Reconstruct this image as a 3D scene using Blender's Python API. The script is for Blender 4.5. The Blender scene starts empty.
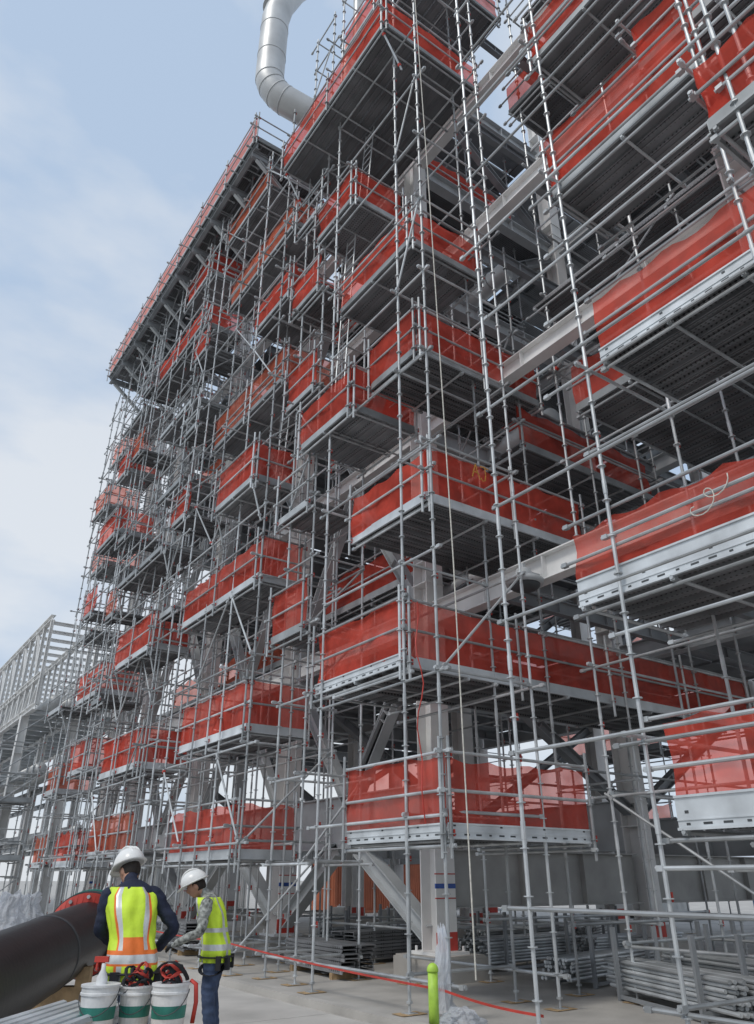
import bpy, math, random
from mathutils import Vector, Matrix, noise
random.seed(11)
R=math.radians
scene=bpy.context.scene
col=scene.collection
V=Vector
# ---------------------------------------------------------------- materials
def pmat(name,c,rough=.6,metal=0.0,var=.2,scale=2.0,bump=0,bscale=40,rnd=.0,emit=None):
    m=bpy.data.materials.new(name); m.use_nodes=True
    nt=m.node_tree; n=nt.nodes; l=nt.links
    b=n['Principled BSDF']
    b.inputs['Roughness'].default_value=rough; b.inputs['Metallic'].default_value=metal
    g=n.new('ShaderNodeNewGeometry')
    t=n.new('ShaderNodeTexNoise'); t.inputs['Scale'].default_value=scale; t.inputs['Detail'].default_value=6
    l.new(g.outputs['Position'],t.inputs['Vector'])
    mr=n.new('ShaderNodeMapRange'); mr.inputs[1].default_value=.3; mr.inputs[2].default_value=.7
    mr.inputs[3].default_value=1-var; mr.inputs[4].default_value=1+var
    l.new(t.outputs['Fac'],mr.inputs[0])
    src=mr.outputs[0]
    if rnd>0:
        oi=n.new('ShaderNodeObjectInfo'); mr2=n.new('ShaderNodeMapRange')
        mr2.inputs[3].default_value=1-rnd; mr2.inputs[4].default_value=1+rnd
        l.new(oi.outputs['Random'],mr2.inputs[0])
        mm=n.new('ShaderNodeMath'); mm.operation='MULTIPLY'
        l.new(src,mm.inputs[0]); l.new(mr2.outputs[0],mm.inputs[1]); src=mm.outputs[0]
    vm=n.new('ShaderNodeVectorMath'); vm.operation='SCALE'; vm.inputs[0].default_value=c[:3]
    l.new(src,vm.inputs['Scale']); l.new(vm.outputs[0],b.inputs['Base Color'])
    if bump>0:
        t2=n.new('ShaderNodeTexNoise'); t2.inputs['Scale'].default_value=bscale; t2.inputs['Detail'].default_value=4
        l.new(g.outputs['Position'],t2.inputs['Vector'])
        bp=n.new('ShaderNodeBump'); bp.inputs['Strength'].default_value=bump; bp.inputs['Distance'].default_value=.02
        l.new(t2.outputs['Fac'],bp.inputs['Height']); l.new(bp.outputs[0],b.inputs['Normal'])
    return m
def netmat(name,c,tr,tint=(1,.6,.55,1),tlf=.42):
    m=bpy.data.materials.new(name); m.use_nodes=True
    nt=m.node_tree; n=nt.nodes; l=nt.links
    for x in list(n): n.remove(x)
    out=n.new('ShaderNodeOutputMaterial'); g=n.new('ShaderNodeNewGeometry')
    t=n.new('ShaderNodeTexNoise'); t.inputs['Scale'].default_value=2.2; t.inputs['Detail'].default_value=5
    l.new(g.outputs['Position'],t.inputs['Vector'])
    mr=n.new('ShaderNodeMapRange'); mr.inputs[1].default_value=.3; mr.inputs[2].default_value=.7; mr.inputs[3].default_value=.8; mr.inputs[4].default_value=1.15
    l.new(t.outputs['Fac'],mr.inputs[0])
    oi=n.new('ShaderNodeObjectInfo'); m2=n.new('ShaderNodeMapRange'); m2.inputs[3].default_value=.78; m2.inputs[4].default_value=1.05
    l.new(oi.outputs['Random'],m2.inputs[0])
    mm=n.new('ShaderNodeMath'); mm.operation='MULTIPLY'; l.new(mr.outputs[0],mm.inputs[0]); l.new(m2.outputs[0],mm.inputs[1])
    vm=n.new('ShaderNodeVectorMath'); vm.operation='SCALE'; vm.inputs[0].default_value=c
    l.new(mm.outputs[0],vm.inputs['Scale'])
    d=n.new('ShaderNodeBsdfDiffuse'); tl=n.new('ShaderNodeBsdfTranslucent'); tp=n.new('ShaderNodeBsdfTransparent')
    l.new(vm.outputs[0],d.inputs[0]); l.new(vm.outputs[0],tl.inputs[0]); tp.inputs[0].default_value=tint
    a=n.new('ShaderNodeMixShader'); a.inputs[0].default_value=tlf; l.new(d.outputs[0],a.inputs[1]); l.new(tl.outputs[0],a.inputs[2])
    b=n.new('ShaderNodeMixShader')
    t3=n.new('ShaderNodeTexNoise'); t3.inputs['Scale'].default_value=2.6; t3.inputs['Detail'].default_value=3; l.new(g.outputs['Position'],t3.inputs['Vector'])
    m3=n.new('ShaderNodeMapRange'); m3.inputs[1].default_value=.35; m3.inputs[2].default_value=.65; m3.inputs[3].default_value=tr-.12; m3.inputs[4].default_value=tr+.1
    l.new(t3.outputs['Fac'],m3.inputs[0]); l.new(m3.outputs[0],b.inputs[0])
    l.new(a.outputs[0],b.inputs[1]); l.new(tp.outputs[0],b.inputs[2]); l.new(b.outputs[0],out.inputs[0])
    return m
def perfmat():
    m=pmat('steel_plank',(.25,.255,.265),.55,.35,.3,1.2,rnd=.25)
    nt=m.node_tree; n=nt.nodes; l=nt.links; b=n['Principled BSDF']
    g=n.new('ShaderNodeNewGeometry'); vo=n.new('ShaderNodeTexVoronoi'); vo.inputs['Scale'].default_value=14; vo.inputs['Randomness'].default_value=0
    l.new(g.outputs['Position'],vo.inputs['Vector'])
    cr=n.new('ShaderNodeMapRange'); cr.inputs[1].default_value=.22; cr.inputs[2].default_value=.3; cr.inputs[3].default_value=.25; cr.inputs[4].default_value=1
    l.new(vo.outputs['Distance'],cr.inputs[0])
    lk=b.inputs['Base Color'].links[0]; src=lk.from_socket
    vm=n.new('ShaderNodeVectorMath'); vm.operation='SCALE'; l.new(src,vm.inputs[0]); l.new(cr.outputs[0],vm.inputs['Scale'])
    l.new(vm.outputs[0],b.inputs['Base Color'])
    return m
M={}
M['galv']=pmat('galvanised_tube',(.46,.48,.49),.45,.4,.25,2.5,rnd=.28)
M['galv2']=pmat('galvanised_toe_board',(.56,.59,.61),.5,.25,.22,2.2,rnd=.15)
M['galv3']=pmat('darker_toe_board',(.34,.36,.37),.55,.3,.25,2.2,rnd=.25)  # darker grey version of the toe board, mostly on upper and inner decks
M['plank']=perfmat()
M['net']=netmat('red_debris_netting',(.92,.135,.095),.40)
M['netd']=netmat('faded_orange_netting',(.85,.22,.13),.45)
M['clear']=netmat('clear_plastic_film',(.82,.84,.87),.5,(.95,.97,1,1),.3)
M['white']=pmat('white_painted_steel',(.74,.74,.73),.55,0,.12,1.5,.1,30)
M['lgrey']=pmat('light_grey_steel',(.46,.48,.49),.55,.05,.15,1.2)
M['grey']=pmat('grey_primer_steel',(.26,.275,.29),.6,.1,.2,1.5)
M['girder']=pmat('girder_grey_steel',(.34,.34,.33),.6,.05,.15,1.5)
M['dark']=pmat('dark_steel',(.06,.065,.07),.6,.1,.3,2)
M['black']=pmat('black_pipe_coating',(.010,.0105,.012),.42,0,.3,4,.12,20)
M['blackf']=pmat('black_fabric',(.015,.016,.02),.8,0,.3,20)
M['conc']=pmat('concrete',(.42,.40,.37),.85,0,.18,1.2,.3,25)
M['redp']=pmat('red_paint',(.50,.05,.035),.55,0,.2,6)
M['bluep']=pmat('blue_paint',(.03,.09,.35),.5,0,.2,6)
M['silverp']=pmat('insulated_pipe_cladding',(.52,.53,.53),.45,.3,.2,.9,.15,6)
M['wood']=pmat('timber',(.42,.29,.16),.75,0,.3,9,.2,40)
M['bucket']=pmat('white_bucket_plastic',(.70,.71,.71),.45,0,.15,12)
M['green']=pmat('green_label',(.03,.20,.16),.5,0,.2,9)
M['lime']=pmat('lime_paint',(.42,.66,.08),.5,0,.2,8)
M['skin']=pmat('skin',(.46,.25,.17),.55,0,.08,20)
M['navy']=pmat('navy_cloth',(.014,.02,.045),.85,0,.3,14,.3,60)
M['jeans']=pmat('denim',(.05,.075,.14),.85,0,.3,14,.3,60)
M['camo']=pmat('grey_camouflage_cloth',(.27,.28,.26),.85,0,.75,26,.3,60)
M['hiviz']=pmat('hi_vis_yellow',(.62,.84,.05),.65,0,.12,8,.2,30)
M['hivo']=pmat('hi_vis_orange',(.85,.19,.03),.65,0,.12,8,.2,30)
M['refl']=pmat('reflective_tape',(.62,.63,.62),.35,.2,.1,20)
M['hat']=pmat('white_hard_hat_shell',(.78,.78,.76),.3,0,.06,9)
M['hair']=pmat('dark_hair',(.02,.014,.01),.7,0,.3,40)
M['rope']=pmat('pale_rope',(.6,.58,.52),.8,0,.2,20)
M['boot']=pmat('brown_leather',(.10,.06,.035),.7,0,.3,14)
M['eye']=pmat('eye_dark',(.02,.02,.02),.2,0,.1,9)
M['yel']=pmat('yellow_marker',(.62,.30,.06),.7,0,.3,30)
M['glass']=pmat('lamp_lens',(.55,.58,.6),.15,0,.05,9)
# ---------------------------------------------------------------- helpers
def thing(name,label,cat,loc=(0,0,0),group=None,kind=None):
    e=bpy.data.objects.new(name,None); e.location=loc; e.empty_display_size=.2
    col.objects.link(e); e['label']=label; e['category']=cat
    if group:e['group']=group
    if kind:e['kind']=kind
    return e
class MB:
    def __init__(s): s.v=[];s.f=[];s.m=[]
    def obox(s,c,a,b,d,mi=0):
        c=V(c);a=V(a);b=V(b);d=V(d);k=len(s.v)
        for i in(-1,1):
            for j in(-1,1):
                for h in(-1,1): s.v.append(c+a*i+b*j+d*h)
        for q in((0,1,3,2),(4,6,7,5),(0,4,5,1),(2,3,7,6),(0,2,6,4),(1,5,7,3)):
            s.f.append([k+t for t in q]); s.m.append(mi)
    def box(s,x0,x1,y0,y1,z0,z1,mi=0):
        s.obox(((x0+x1)/2,(y0+y1)/2,(z0+z1)/2),((x1-x0)/2,0,0),(0,(y1-y0)/2,0),(0,0,(z1-z0)/2),mi)
    def loft(s,pts,rads,n=8,mi=0,ref=None,caps=True,closed=False):
        k=len(s.v);N=len(pts);pts=[V(p) for p in pts]
        for i,p in enumerate(pts):
            if closed: t=(pts[(i+1)%N]-pts[i-1]).normalized()
            else: t=(pts[min(i+1,N-1)]-pts[max(i-1,0)]).normalized()
            rf=V(ref) if ref else V((1,0,0))
            if abs(t.dot(rf))>.95: rf=V((0,0,1)) if abs(t.z)<.8 else V((0,1,0))
            a=(rf-t*rf.dot(t)).normalized(); b=t.cross(a)
            r=rads[i] if isinstance(rads,(list,tuple)) else rads
            ra,rb=r if isinstance(r,(list,tuple)) else (r,r)
            for j in range(n):
                an=2*math.pi*j/n
                s.v.append(p+a*(ra*math.cos(an))+b*(rb*math.sin(an)))
        for i in range(N if closed else N-1):
            i2=(i+1)%N
            for j in range(n):
                j2=(j+1)%n
                s.f.append([k+i*n+j,k+i*n+j2,k+i2*n+j2,k+i2*n+j]); s.m.append(mi)
        if caps and not closed:
            s.f.append([k+j for j in range(n)][::-1]); s.m.append(mi)
            s.f.append([k+(N-1)*n+j for j in range(n)]); s.m.append(mi)
    def cyl(s,p,q,r,n=8,mi=0,r2=None): s.loft([p,q],[r,r if r2 is None else r2],n,mi)
    def ell(s,c,rx,ry,rz,n=14,mi=0,lo=-90,hi=90):
        pts=[];rd=[];st=10
        for i in range(st+1):
            a=R(lo+(hi-lo)*i/st)
            pts.append(V(c)+V((0,0,rz*math.sin(a)))); rd.append((max(rx*math.cos(a),1e-3),max(ry*math.cos(a),1e-3)))
        s.loft(pts,rd,n,mi)
    def mesh(s,name,mats,smooth=False,off=V((0,0,0))):
        me=bpy.data.meshes.new(name); me.from_pydata([tuple(x-off) for x in s.v],[],s.f)
        for m in mats: me.materials.append(m)
        me.polygons.foreach_set('material_index',s.m)
        if smooth: me.polygons.foreach_set('use_smooth',[True]*len(s.f))
        me.update(); return me
    def make(s,name,parent,mats,smooth=False,label=None):
        if not isinstance(mats,(list,tuple)): mats=[mats]
        off=V(parent.location) if parent else V((0,0,0))
        o=bpy.data.objects.new(name,s.mesh(name,mats,smooth,off)); col.objects.link(o)
        if parent:o.parent=parent
        if label:o['label']=label
        return o
# ---------------------------------------------------------------- people (built first)
def cr(pts,rads,sub=4):
    o=[];r=[];n=len(pts)
    for i in range(n-1):
        p0,p1,p2,p3=pts[max(i-1,0)],pts[i],pts[i+1],pts[min(i+2,n-1)]
        for k in range(sub):
            t=k/sub
            o.append(.5*((2*p1)+(p2-p0)*t+(2*p0-5*p1+4*p2-p3)*t*t+(3*p1-p0-3*p2+p3)*t**3))
            ra=rads[i];rb=rads[i+1]
            if not isinstance(ra,tuple): ra=(ra,ra)
            if not isinstance(rb,tuple): rb=(rb,rb)
            r.append((ra[0]*(1-t)+rb[0]*t,ra[1]*(1-t)+rb[1]*t))
    o.append(pts[-1]); ra=rads[-1]; r.append(ra if isinstance(ra,tuple) else (ra,ra)); return o,r
def person(loc,ang,scale,label,arms,lean,headf,shirt,pants,glove,orange,head_yaw=0,side=0,drop=0):
    e=thing('person',label,'person',(0,0,0))
    b=MB();segs=[]
    def bend(p):
        p=V(p)
        if p.z>.95:
            q=p.z-.95; p.y+=lean*q+lean*.6*q*q; p.x+=side*q; p.z-=.5*lean*lean*q
        return p
    def limb(pts,rads,mats,n=14,ref=(1,0,0),nb=False):
        pts=[V(p) if nb else bend(p) for p in pts]
        o,r=cr(pts,rads); b.loft(o,r,n,ref=ref)
        for i in range(len(pts)-1):
            segs.append((pts[i],pts[i+1],mats[i] if isinstance(mats,list) else mats))
    tr=[(.80,.15,.11),(.88,.175,.125),(.97,.172,.122),(1.08,.158,.112),(1.2,.165,.118),(1.32,.188,.125),(1.41,.192,.11),(1.47,.14,.09),(1.51,.075,.07)]
    limb([(0,0,z) for z,_,_ in tr],[(a,c) for _,a,c in tr],[1]*3+[0]*5,18)
    hc=bend((0,.03,1.655)); hc.y+=headf; hc.z-=drop
    limb([bend((0,0,1.46)),bend((0,.012,1.52)),hc+V((0,-.02,-.05))],[.062,.055,.055],2,nb=True)
    rot=Matrix.Rotation(R(head_yaw),3,'Z')@Matrix.Rotation(R(-drop*450),3,'X')
    def H(x,y,z): return hc+rot@V((x,y,z))
    k=len(b.v); b.ell((0,0,0),.077,.098,.118,16)
    b.ell((0,.03,-.06),.052,.06,.06,12); b.ell((0,.1,-.015),.014,.02,.028,8)
    for s in(-1,1): b.ell((s*.078,-.005,-.01),.012,.022,.033,8); b.ell((s*.03,.083,.022),.018,.012,.012,8)
    b.ell((0,.088,-.055),.026,.012,.01,8)
    for i in range(k,len(b.v)): v=b.v[i]; b.v[i]=H(v.x,v.y,v.z)
    segs.append((H(0,0,-.08),H(0,.03,.08),2)); segs.append((H(0,.09,-.05),H(0,.09,.02),2))
    for s in(-1,1):
        limb([(s*.085,0,.92),(s*.1,.015,.72),(s*.11,.03,.5),(s*.115,.0,.28),(s*.115,-.02,.1)],[.105,.092,.07,.066,.06],1)
        limb([(s*.115,-.06,.07),(s*.12,.03,.06),(s*.13,.12,.045),(s*.135,.19,.04)],[(.045,.055),(.047,.055),(.046,.04),(.038,.03)],4,ref=(1,0,0))
    for s,(el,wr,hd) in zip((-1,1),arms):
        sh=bend((s*.185,0,1.41)); el=V(el);wr=V(wr);hd=V(hd)
        limb([bend((s*.12,0,1.42)),sh,(sh+el)/2,el,(el+wr)/2,wr],[.055,.068,.06,.05,.048,.038],[0]*5,nb=True)
        dr=(hd-wr).normalized(); pl=wr+dr*.085
        limb([wr,wr+dr*.04,pl],[.028,(.04,.022),(.042,.02)],3,nb=True)
        sd=(V((1,0,0))-dr*dr.x).normalized()
        nrm=dr.cross(sd)*(1)
        for kf,(o_,Lf) in enumerate(((-.032,.062),(-.011,.075),(.011,.07),(.031,.055))):
            base=wr+dr*.07+sd*o_; m1=base+dr*Lf*.55; m2=m1+(dr*.6+nrm*.6)*Lf*.45; m3=m2+(dr*.1+nrm*.9)*Lf*.3
            limb([base,m1,m2,m3],[.0115,.0105,.0095,.008],3,n=8,nb=True)
        tb=wr+dr*.03+sd*(-s*.03); limb([tb,tb+dr*.03+sd*(-s*.03),tb+dr*.065+sd*(-s*.035)+nrm*.01],[.014,.012,.0095],3,n=8,nb=True)
    me=b.mesh('b',[],False); o=bpy.data.objects.new('tmp',me); col.objects.link(o)
    md=o.modifiers.new('r','REMESH'); md.mode='VOXEL'; md.voxel_size=.0105
    sm=o.modifiers.new('s','SMOOTH'); sm.factor=.5; sm.iterations=2
    dg=bpy.context.evaluated_depsgraph_get(); nm=bpy.data.meshes.new_from_object(o.evaluated_get(dg)); bpy.data.objects.remove(o)
    nm.name='body'
    for mm in(M[shirt],M[pants],M['skin'],M[glove],M['boot']): nm.materials.append(mm)
    S=[(a,c-a,(c-a).length_squared,m) for a,c,m in segs]
    mi=[]
    for p in nm.polygons:
        c=p.center;best=9;bm=0
        for a,dv,l2,m in S:
            t=max(0,min(1,(c-a).dot(dv)/l2)) if l2>0 else 0
            q=(c-(a+dv*t)).length_squared
            if m in(0,1) : q*=.45
            if q<best: best=q;bm=m
        mi.append(bm)
    nm.polygons.foreach_set('material_index',mi); nm.polygons.foreach_set('use_smooth',[True]*len(nm.polygons))
    for v in nm.vertices:
        c=v.co
        if c.z<1.42: v.co=c+v.normal*(noise.noise(V((c.x*9,c.y*9,c.z*22)))*.010)
    bo=bpy.data.objects.new('body',nm); col.objects.link(bo); bo.parent=e
    vb=MB();NA=56;NZ=44
    def rr(z):
        for i in range(len(tr)-1):
            if tr[i][0]<=z<=tr[i+1][0]:
                t=(z-tr[i][0])/(tr[i+1][0]-tr[i][0]); return tr[i][1]*(1-t)+tr[i+1][1]*t,tr[i][2]*(1-t)+tr[i+1][2]*t
        return tr[-1][1:]
    z0,z1=.80,1.475
    for i in range(NZ+1):
        z=z0+(z1-z0)*i/NZ; a,c=rr(max(z,.86)); fl=.022+.02*max(0,(1.0-z))*2
        for j in range(NA):
            an=2*math.pi*j/NA
            wv=noise.noise(V((math.cos(an)*3,math.sin(an)*3,z*6)))*.026
            vb.v.append(bend((0,0,z))+V(((a+fl+wv)*math.cos(an),(c+fl+.006+wv)*math.sin(an),0)))
    for i in range(NZ):
        z=z0+(z1-z0)*(i+.5)/NZ
        for j in range(NA):
            an=math.degrees(2*math.pi*(j+.5)/NA)
            if 86<an<94 and z>1.2: continue
            x=math.cos(R(an))*.18
            m=0; ax_=abs(x)
            if .07<ax_<.125 : m=2 if .083<ax_<.112 else (1 if orange else 0)
            if orange and 1.01<z<1.10 and ax_<.07 and an>180 : m=1
            if .93<z<.985 or (1.10<z<1.15 and not orange): m=2
            elif orange and (.905<z<=.93 or .985<=z<1.01): m=1
            vb.f.append([i*NA+j,i*NA+(j+1)%NA,(i+1)*NA+(j+1)%NA,(i+1)*NA+j]); vb.m.append(m)
    vo=vb.make('safety_vest',e,[M['hiviz'],M['hivo'],M['refl']],True); 
    sdm=vo.modifiers.new('sol','SOLIDIFY'); sdm.thickness=.005
    hb=MB()
    pts=[];rd=[]
    for i in range(11):
        a=R(i*9); pts.append(V((0,0,.02+.125*math.sin(a)))); rd.append((.112*math.cos(a)+.001,.134*math.cos(a)+.001))
    hb.loft([V((0,0,.012))]+pts,[(.105,.126)]+rd,28)
    hb.loft([V((0,.0,.012)),V((0,.0,.020)),V((0,0,.026))],[(.118,.14),(.127,.15),(.112,.134)],28)
    hb.loft([V((0,.105,.022)),V((0,.155,.008)),V((0,.185,.0))],[(.095,.006),(.075,.006),(.035,.005)],12,ref=(1,0,0))
    for xx in(-.03,0,.03): hb.loft([V((xx,.115*math.cos(R(t)),.024+.127*math.sin(R(t)))) for t in range(10,171,16)],.009,8,ref=(1,0,0))
    for i in range(len(hb.v)): v=hb.v[i]; hb.v[i]=H(v.x*1.1,v.y*1.1,v.z*1.1+.03)
    hb.make('hard_hat',e,M['hat'],True)
    q=MB(); q.ell((0,-.012,.0),.081,.094,.1,16,0,-35,60)
    for i in range(len(q.v)): v=q.v[i]; q.v[i]=H(v.x,min(v.y,.03),v.z)
    q.make('hair',e,M['hair'],True)
    for s in(-1,1):
        q=MB(); q.ell((s*.03,.0925,.02),.011,.006,.006,8)
        for i in range(len(q.v)): v=q.v[i]; q.v[i]=H(v.x,v.y,v.z)
        q.make('eye',e,M['eye'],True)
    q=MB(); q.loft([V((.215*math.cos(R(t)),.165*math.sin(R(t)),.855)) for t in range(0,360,15)],[(.008,.03)]*24,8,ref=(0,0,1),closed=True)
    for t in(200,235,300,340): 
        q.obox(V((.225*math.cos(R(t)),.175*math.sin(R(t)),.80)),(.035,0,0),(0,.025,0),(0,0,.07))
    for s in(-1,1): q.loft([V((s*.1+.115*math.cos(R(t)),.02+.115*math.sin(R(t)),.74-.06*math.cos(R(t))*s)) for t in range(0,360,20)],[(.006,.022)]*18,6,ref=(0,0,1),closed=True)
    q.make('tool_belt',e,M['blackf'])
    e.location=loc; e.rotation_euler=(0,0,ang); e.scale=scale
    return e
person((2.47,7.16,0),R(-14),(1.06,1.1,1.055),'worker in hi-vis vest, navy sleeves and white hard hat',
   (((-.27,.14,1.15),(-.13,.32,1.02),(-.06,.40,1.0)),((.31,.10,1.16),(.22,.26,.99),(.13,.35,.97))),.24,.04,'navy','jeans','skin',True,30,side=-.12,drop=.05)
person((4.06,9.0,0),R(58),(1.08,1.08,.965),'worker in yellow vest and grey camouflage hoodie looking down',
   (((-.30,.14,1.12),(-.24,.38,1.0),(-.2,.47,.95)),((.30,.02,1.13),(.31,.10,.86),(.31,.15,.78))),.19,.05,'camo','jeans','blackf',False,0,drop=.06)

# ---------------------------------------------------------------- tube helpers
tc={}
def tmesh(kind,L,r,mat):
    L=max(.2,round(L*5)/5) if L<8 else round(L*2)/2
    key=(kind,L,r,mat)
    if key in tc:return tc[key]
    b=MB(); b.cyl((0,0,0),(0,0,L),r,8)
    if kind=='std':
        z=.3;i=0
        while z<L-.05:
            b.cyl((0,0,z),(0,0,z+.012),.056,8)
            if random.random()<.28: b.obox((.05,0,z+.02),(.014,0,0),(0,.012,0),(0,0,.045),1)
            z+=.5
        z=2.0
        while z<L-.3:
            b.cyl((0,0,z-.1),(0,0,z+.1),r*1.22,8); z+=2.0
    elif kind=='led':
        for z in(.03,L-.09):
            b.obox((0,0,z+.03),(.032,0,0),(0,.028,0),(0,0,.04))
    elif kind=='clamp':
        for z in(.12,L-.15):
            b.obox((0,0,z),(.034,0,0),(0,.03,0),(0,0,.03),1 if random.random()<.4 else 0)
    me=b.mesh(kind+'_tube',[M[mat],M['redp']],False)
    tc[key]=me; return me
def tube(name,p,q,parent,r=.0242,mat='galv',kind='led'):
    p=V(p);q=V(q);d=q-p
    o=bpy.data.objects.new(name,tmesh(kind,d.length,r,mat)); col.objects.link(o)
    o.parent=parent; o.location=p-V(parent.location)
    o.rotation_mode='QUATERNION'; o.rotation_quaternion=V((0,0,1)).rotation_difference(d.normalized())
    return o
def ibeam(name,p,q,h,w,mat,parent,up=(0,0,1),t=.025):
    p=V(p);q=V(q);a=(q-p);L=a.length;a.normalize();up=V(up)
    s=a.cross(up).normalized();u=s.cross(a).normalized();c=(p+q)/2;b=MB()
    b.obox(c,a*L/2,s*t/2,u*(h/2-t))
    b.obox(c+u*(h/2-t/2),a*L/2,s*w/2,u*t/2); b.obox(c-u*(h/2-t/2),a*L/2,s*w/2,u*t/2)
    k=int(L/1.5)
    for i in range(1,k):
        b.obox(p+a*(L*i/k),a*.008,s*(w/2-.01),u*(h/2-t-.002))
    return b.make(name,parent,M[mat])
def netpanel(parent,p,q,z0,z1,mat='net',name='debris_netting',dens=6):
    p=V((p[0],p[1],0));q=V((q[0],q[1],0));L=(q-p).length
    n=max(5,int(L*dens));m=6;d=(q-p)/L;nr=V((d.y,-d.x,0))
    b=MB();rs=random.random()*50
    sag=random.uniform(.02,.13)
    for i in range(n+1):
        u=i/n
        k0=noise.noise(V((u*L*.9,rs,2)))*.07
        for j in range(m+1):
            w=j/m
            k=noise.noise(V((u*L*1.4+rs,w*1.3,rs)))*.09+noise.noise(V((u*L*3.2+rs+w*1.2,w*1.0,rs)))*.06
            k*=(.25+math.sin(math.pi*w)*.9)
            top=z1-sag*abs(math.sin(u*L*1.25*math.pi+rs))+k0
            z=z0+(top-z0)*w
            b.v.append(p+d*(L*u)+nr*k+V((0,0,z)))
    for i in range(n):
        for j in range(m):
            k=i*(m+1)+j; b.f.append([k,k+m+1,k+m+2,k+1]); b.m.append(0)
    return b.make(name,parent,M[mat],True)
def deck(parent,x0,x1,y0,y1,z,along='y'):
    b=MB();w=.31;g=.02
    if along=='y':
        x=x0
        while x+.1<x1:
            xe=min(x+w,x1)
            b.box(x,xe,y0,y1,z-.018,z)
            b.box(x,x+.02,y0,y1,z-.075,z-.0181); b.box(xe-.02,xe,y0,y1,z-.075,z-.0181)
            if xe-x>.2: b.box((x+xe)/2-.03,(x+xe)/2+.03,y0+.1,y1-.1,z-.04,z-.0182)
            x+=w+g
    else:
        y=y0
        while y+.1<y1:
            ye=min(y+w,y1)
            b.box(x0,x1,y,ye,z-.018,z)
            b.box(x0,x1,y,y+.02,z-.075,z-.0181); b.box(x0,x1,ye-.02,ye,z-.075,z-.0181)
            if ye-y>.2: b.box(x0+.1,x1-.1,(y+ye)/2-.03,(y+ye)/2+.03,z-.04,z-.0182)
            y+=w+g
    b.make('deck',parent,M['plank'])
    if along=='y':
        k=max(1,round((y1-y0)/1.2))
        for i in range(k+1):
            y=y0+.06+(y1-y0-.12)*i/k
            tube('transom',(x0-.05,y,z-.12),(x1+.05,y,z-.12),parent)
    else:
        k=max(1,round((x1-x0)/1.2))
        for i in range(k+1):
            x=x0+.06+(x1-x0-.12)*i/k
            tube('transom',(x,y0-.05,z-.12),(x,y1+.05,z-.12),parent)
def edge(parent,p,q,z,net='net',slots=False,rails=True,posts=True,toe=.2,tm='galv3'):
    P=V((p[0],p[1],0));Q=V((q[0],q[1],0));L=(Q-P).length;d=(Q-P)/L;nr=V((d.y,-d.x,0))
    c=(P+Q)/2; b=MB()
    b.obox(c+nr*.015+V((0,0,z-.08+toe/2)),d*L/2,nr*.008,V((0,0,toe/2)))
    b.obox(c+nr*.03+V((0,0,z-.09)),d*L/2,nr*.02,V((0,0,.014)))
    if slots:
        b.obox(c+nr*.03+V((0,0,z-.08+toe)),d*L/2,nr*.012,V((0,0,.012)))
        b.obox(c+nr*.028+V((0,0,z-.005)),d*L/2,nr*.006,V((0,0,.006)))
        k=int(L/.22)
        for i in range(k):
            b.obox(P+d*(.12+i*.22)+nr*.0245+V((0,0,z-.045)),d*(.05 if i%3 else .022),nr*.002,V((0,0,.011)),1)
            if i%4==0: b.obox(P+d*(.12+i*.22)+nr*.0245+V((0,0,z+.07)),d*.022,nr*.002,V((0,0,.014)),1)
    b.make('toe_board',parent,[M['galv2' if slots else tm],M['dark']])
    if net: netpanel(parent,(p[0],p[1]),(q[0],q[1]),z-.08+toe-.04,z+random.uniform(.98,1.12),net)
    if rails:
        o=nr*.05
        for h in(.52,1.04):
            a=random.uniform(.02,.3);e=random.uniform(.02,.3)
            tube('guardrail',P-d*a+o+V((0,0,z+h)),Q+d*e+o+V((0,0,z+h)),parent)
    if posts:
        k=max(1,round(L/2.2))
        for i in range(k+1):
            pp=P+d*(L*i/k)+nr*.09
            tube('guard_post',pp+V((0,0,z-.35)),pp+V((0,0,z+1.2)),parent,kind='std')
GR='scaffold towers along the steel building'
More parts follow.
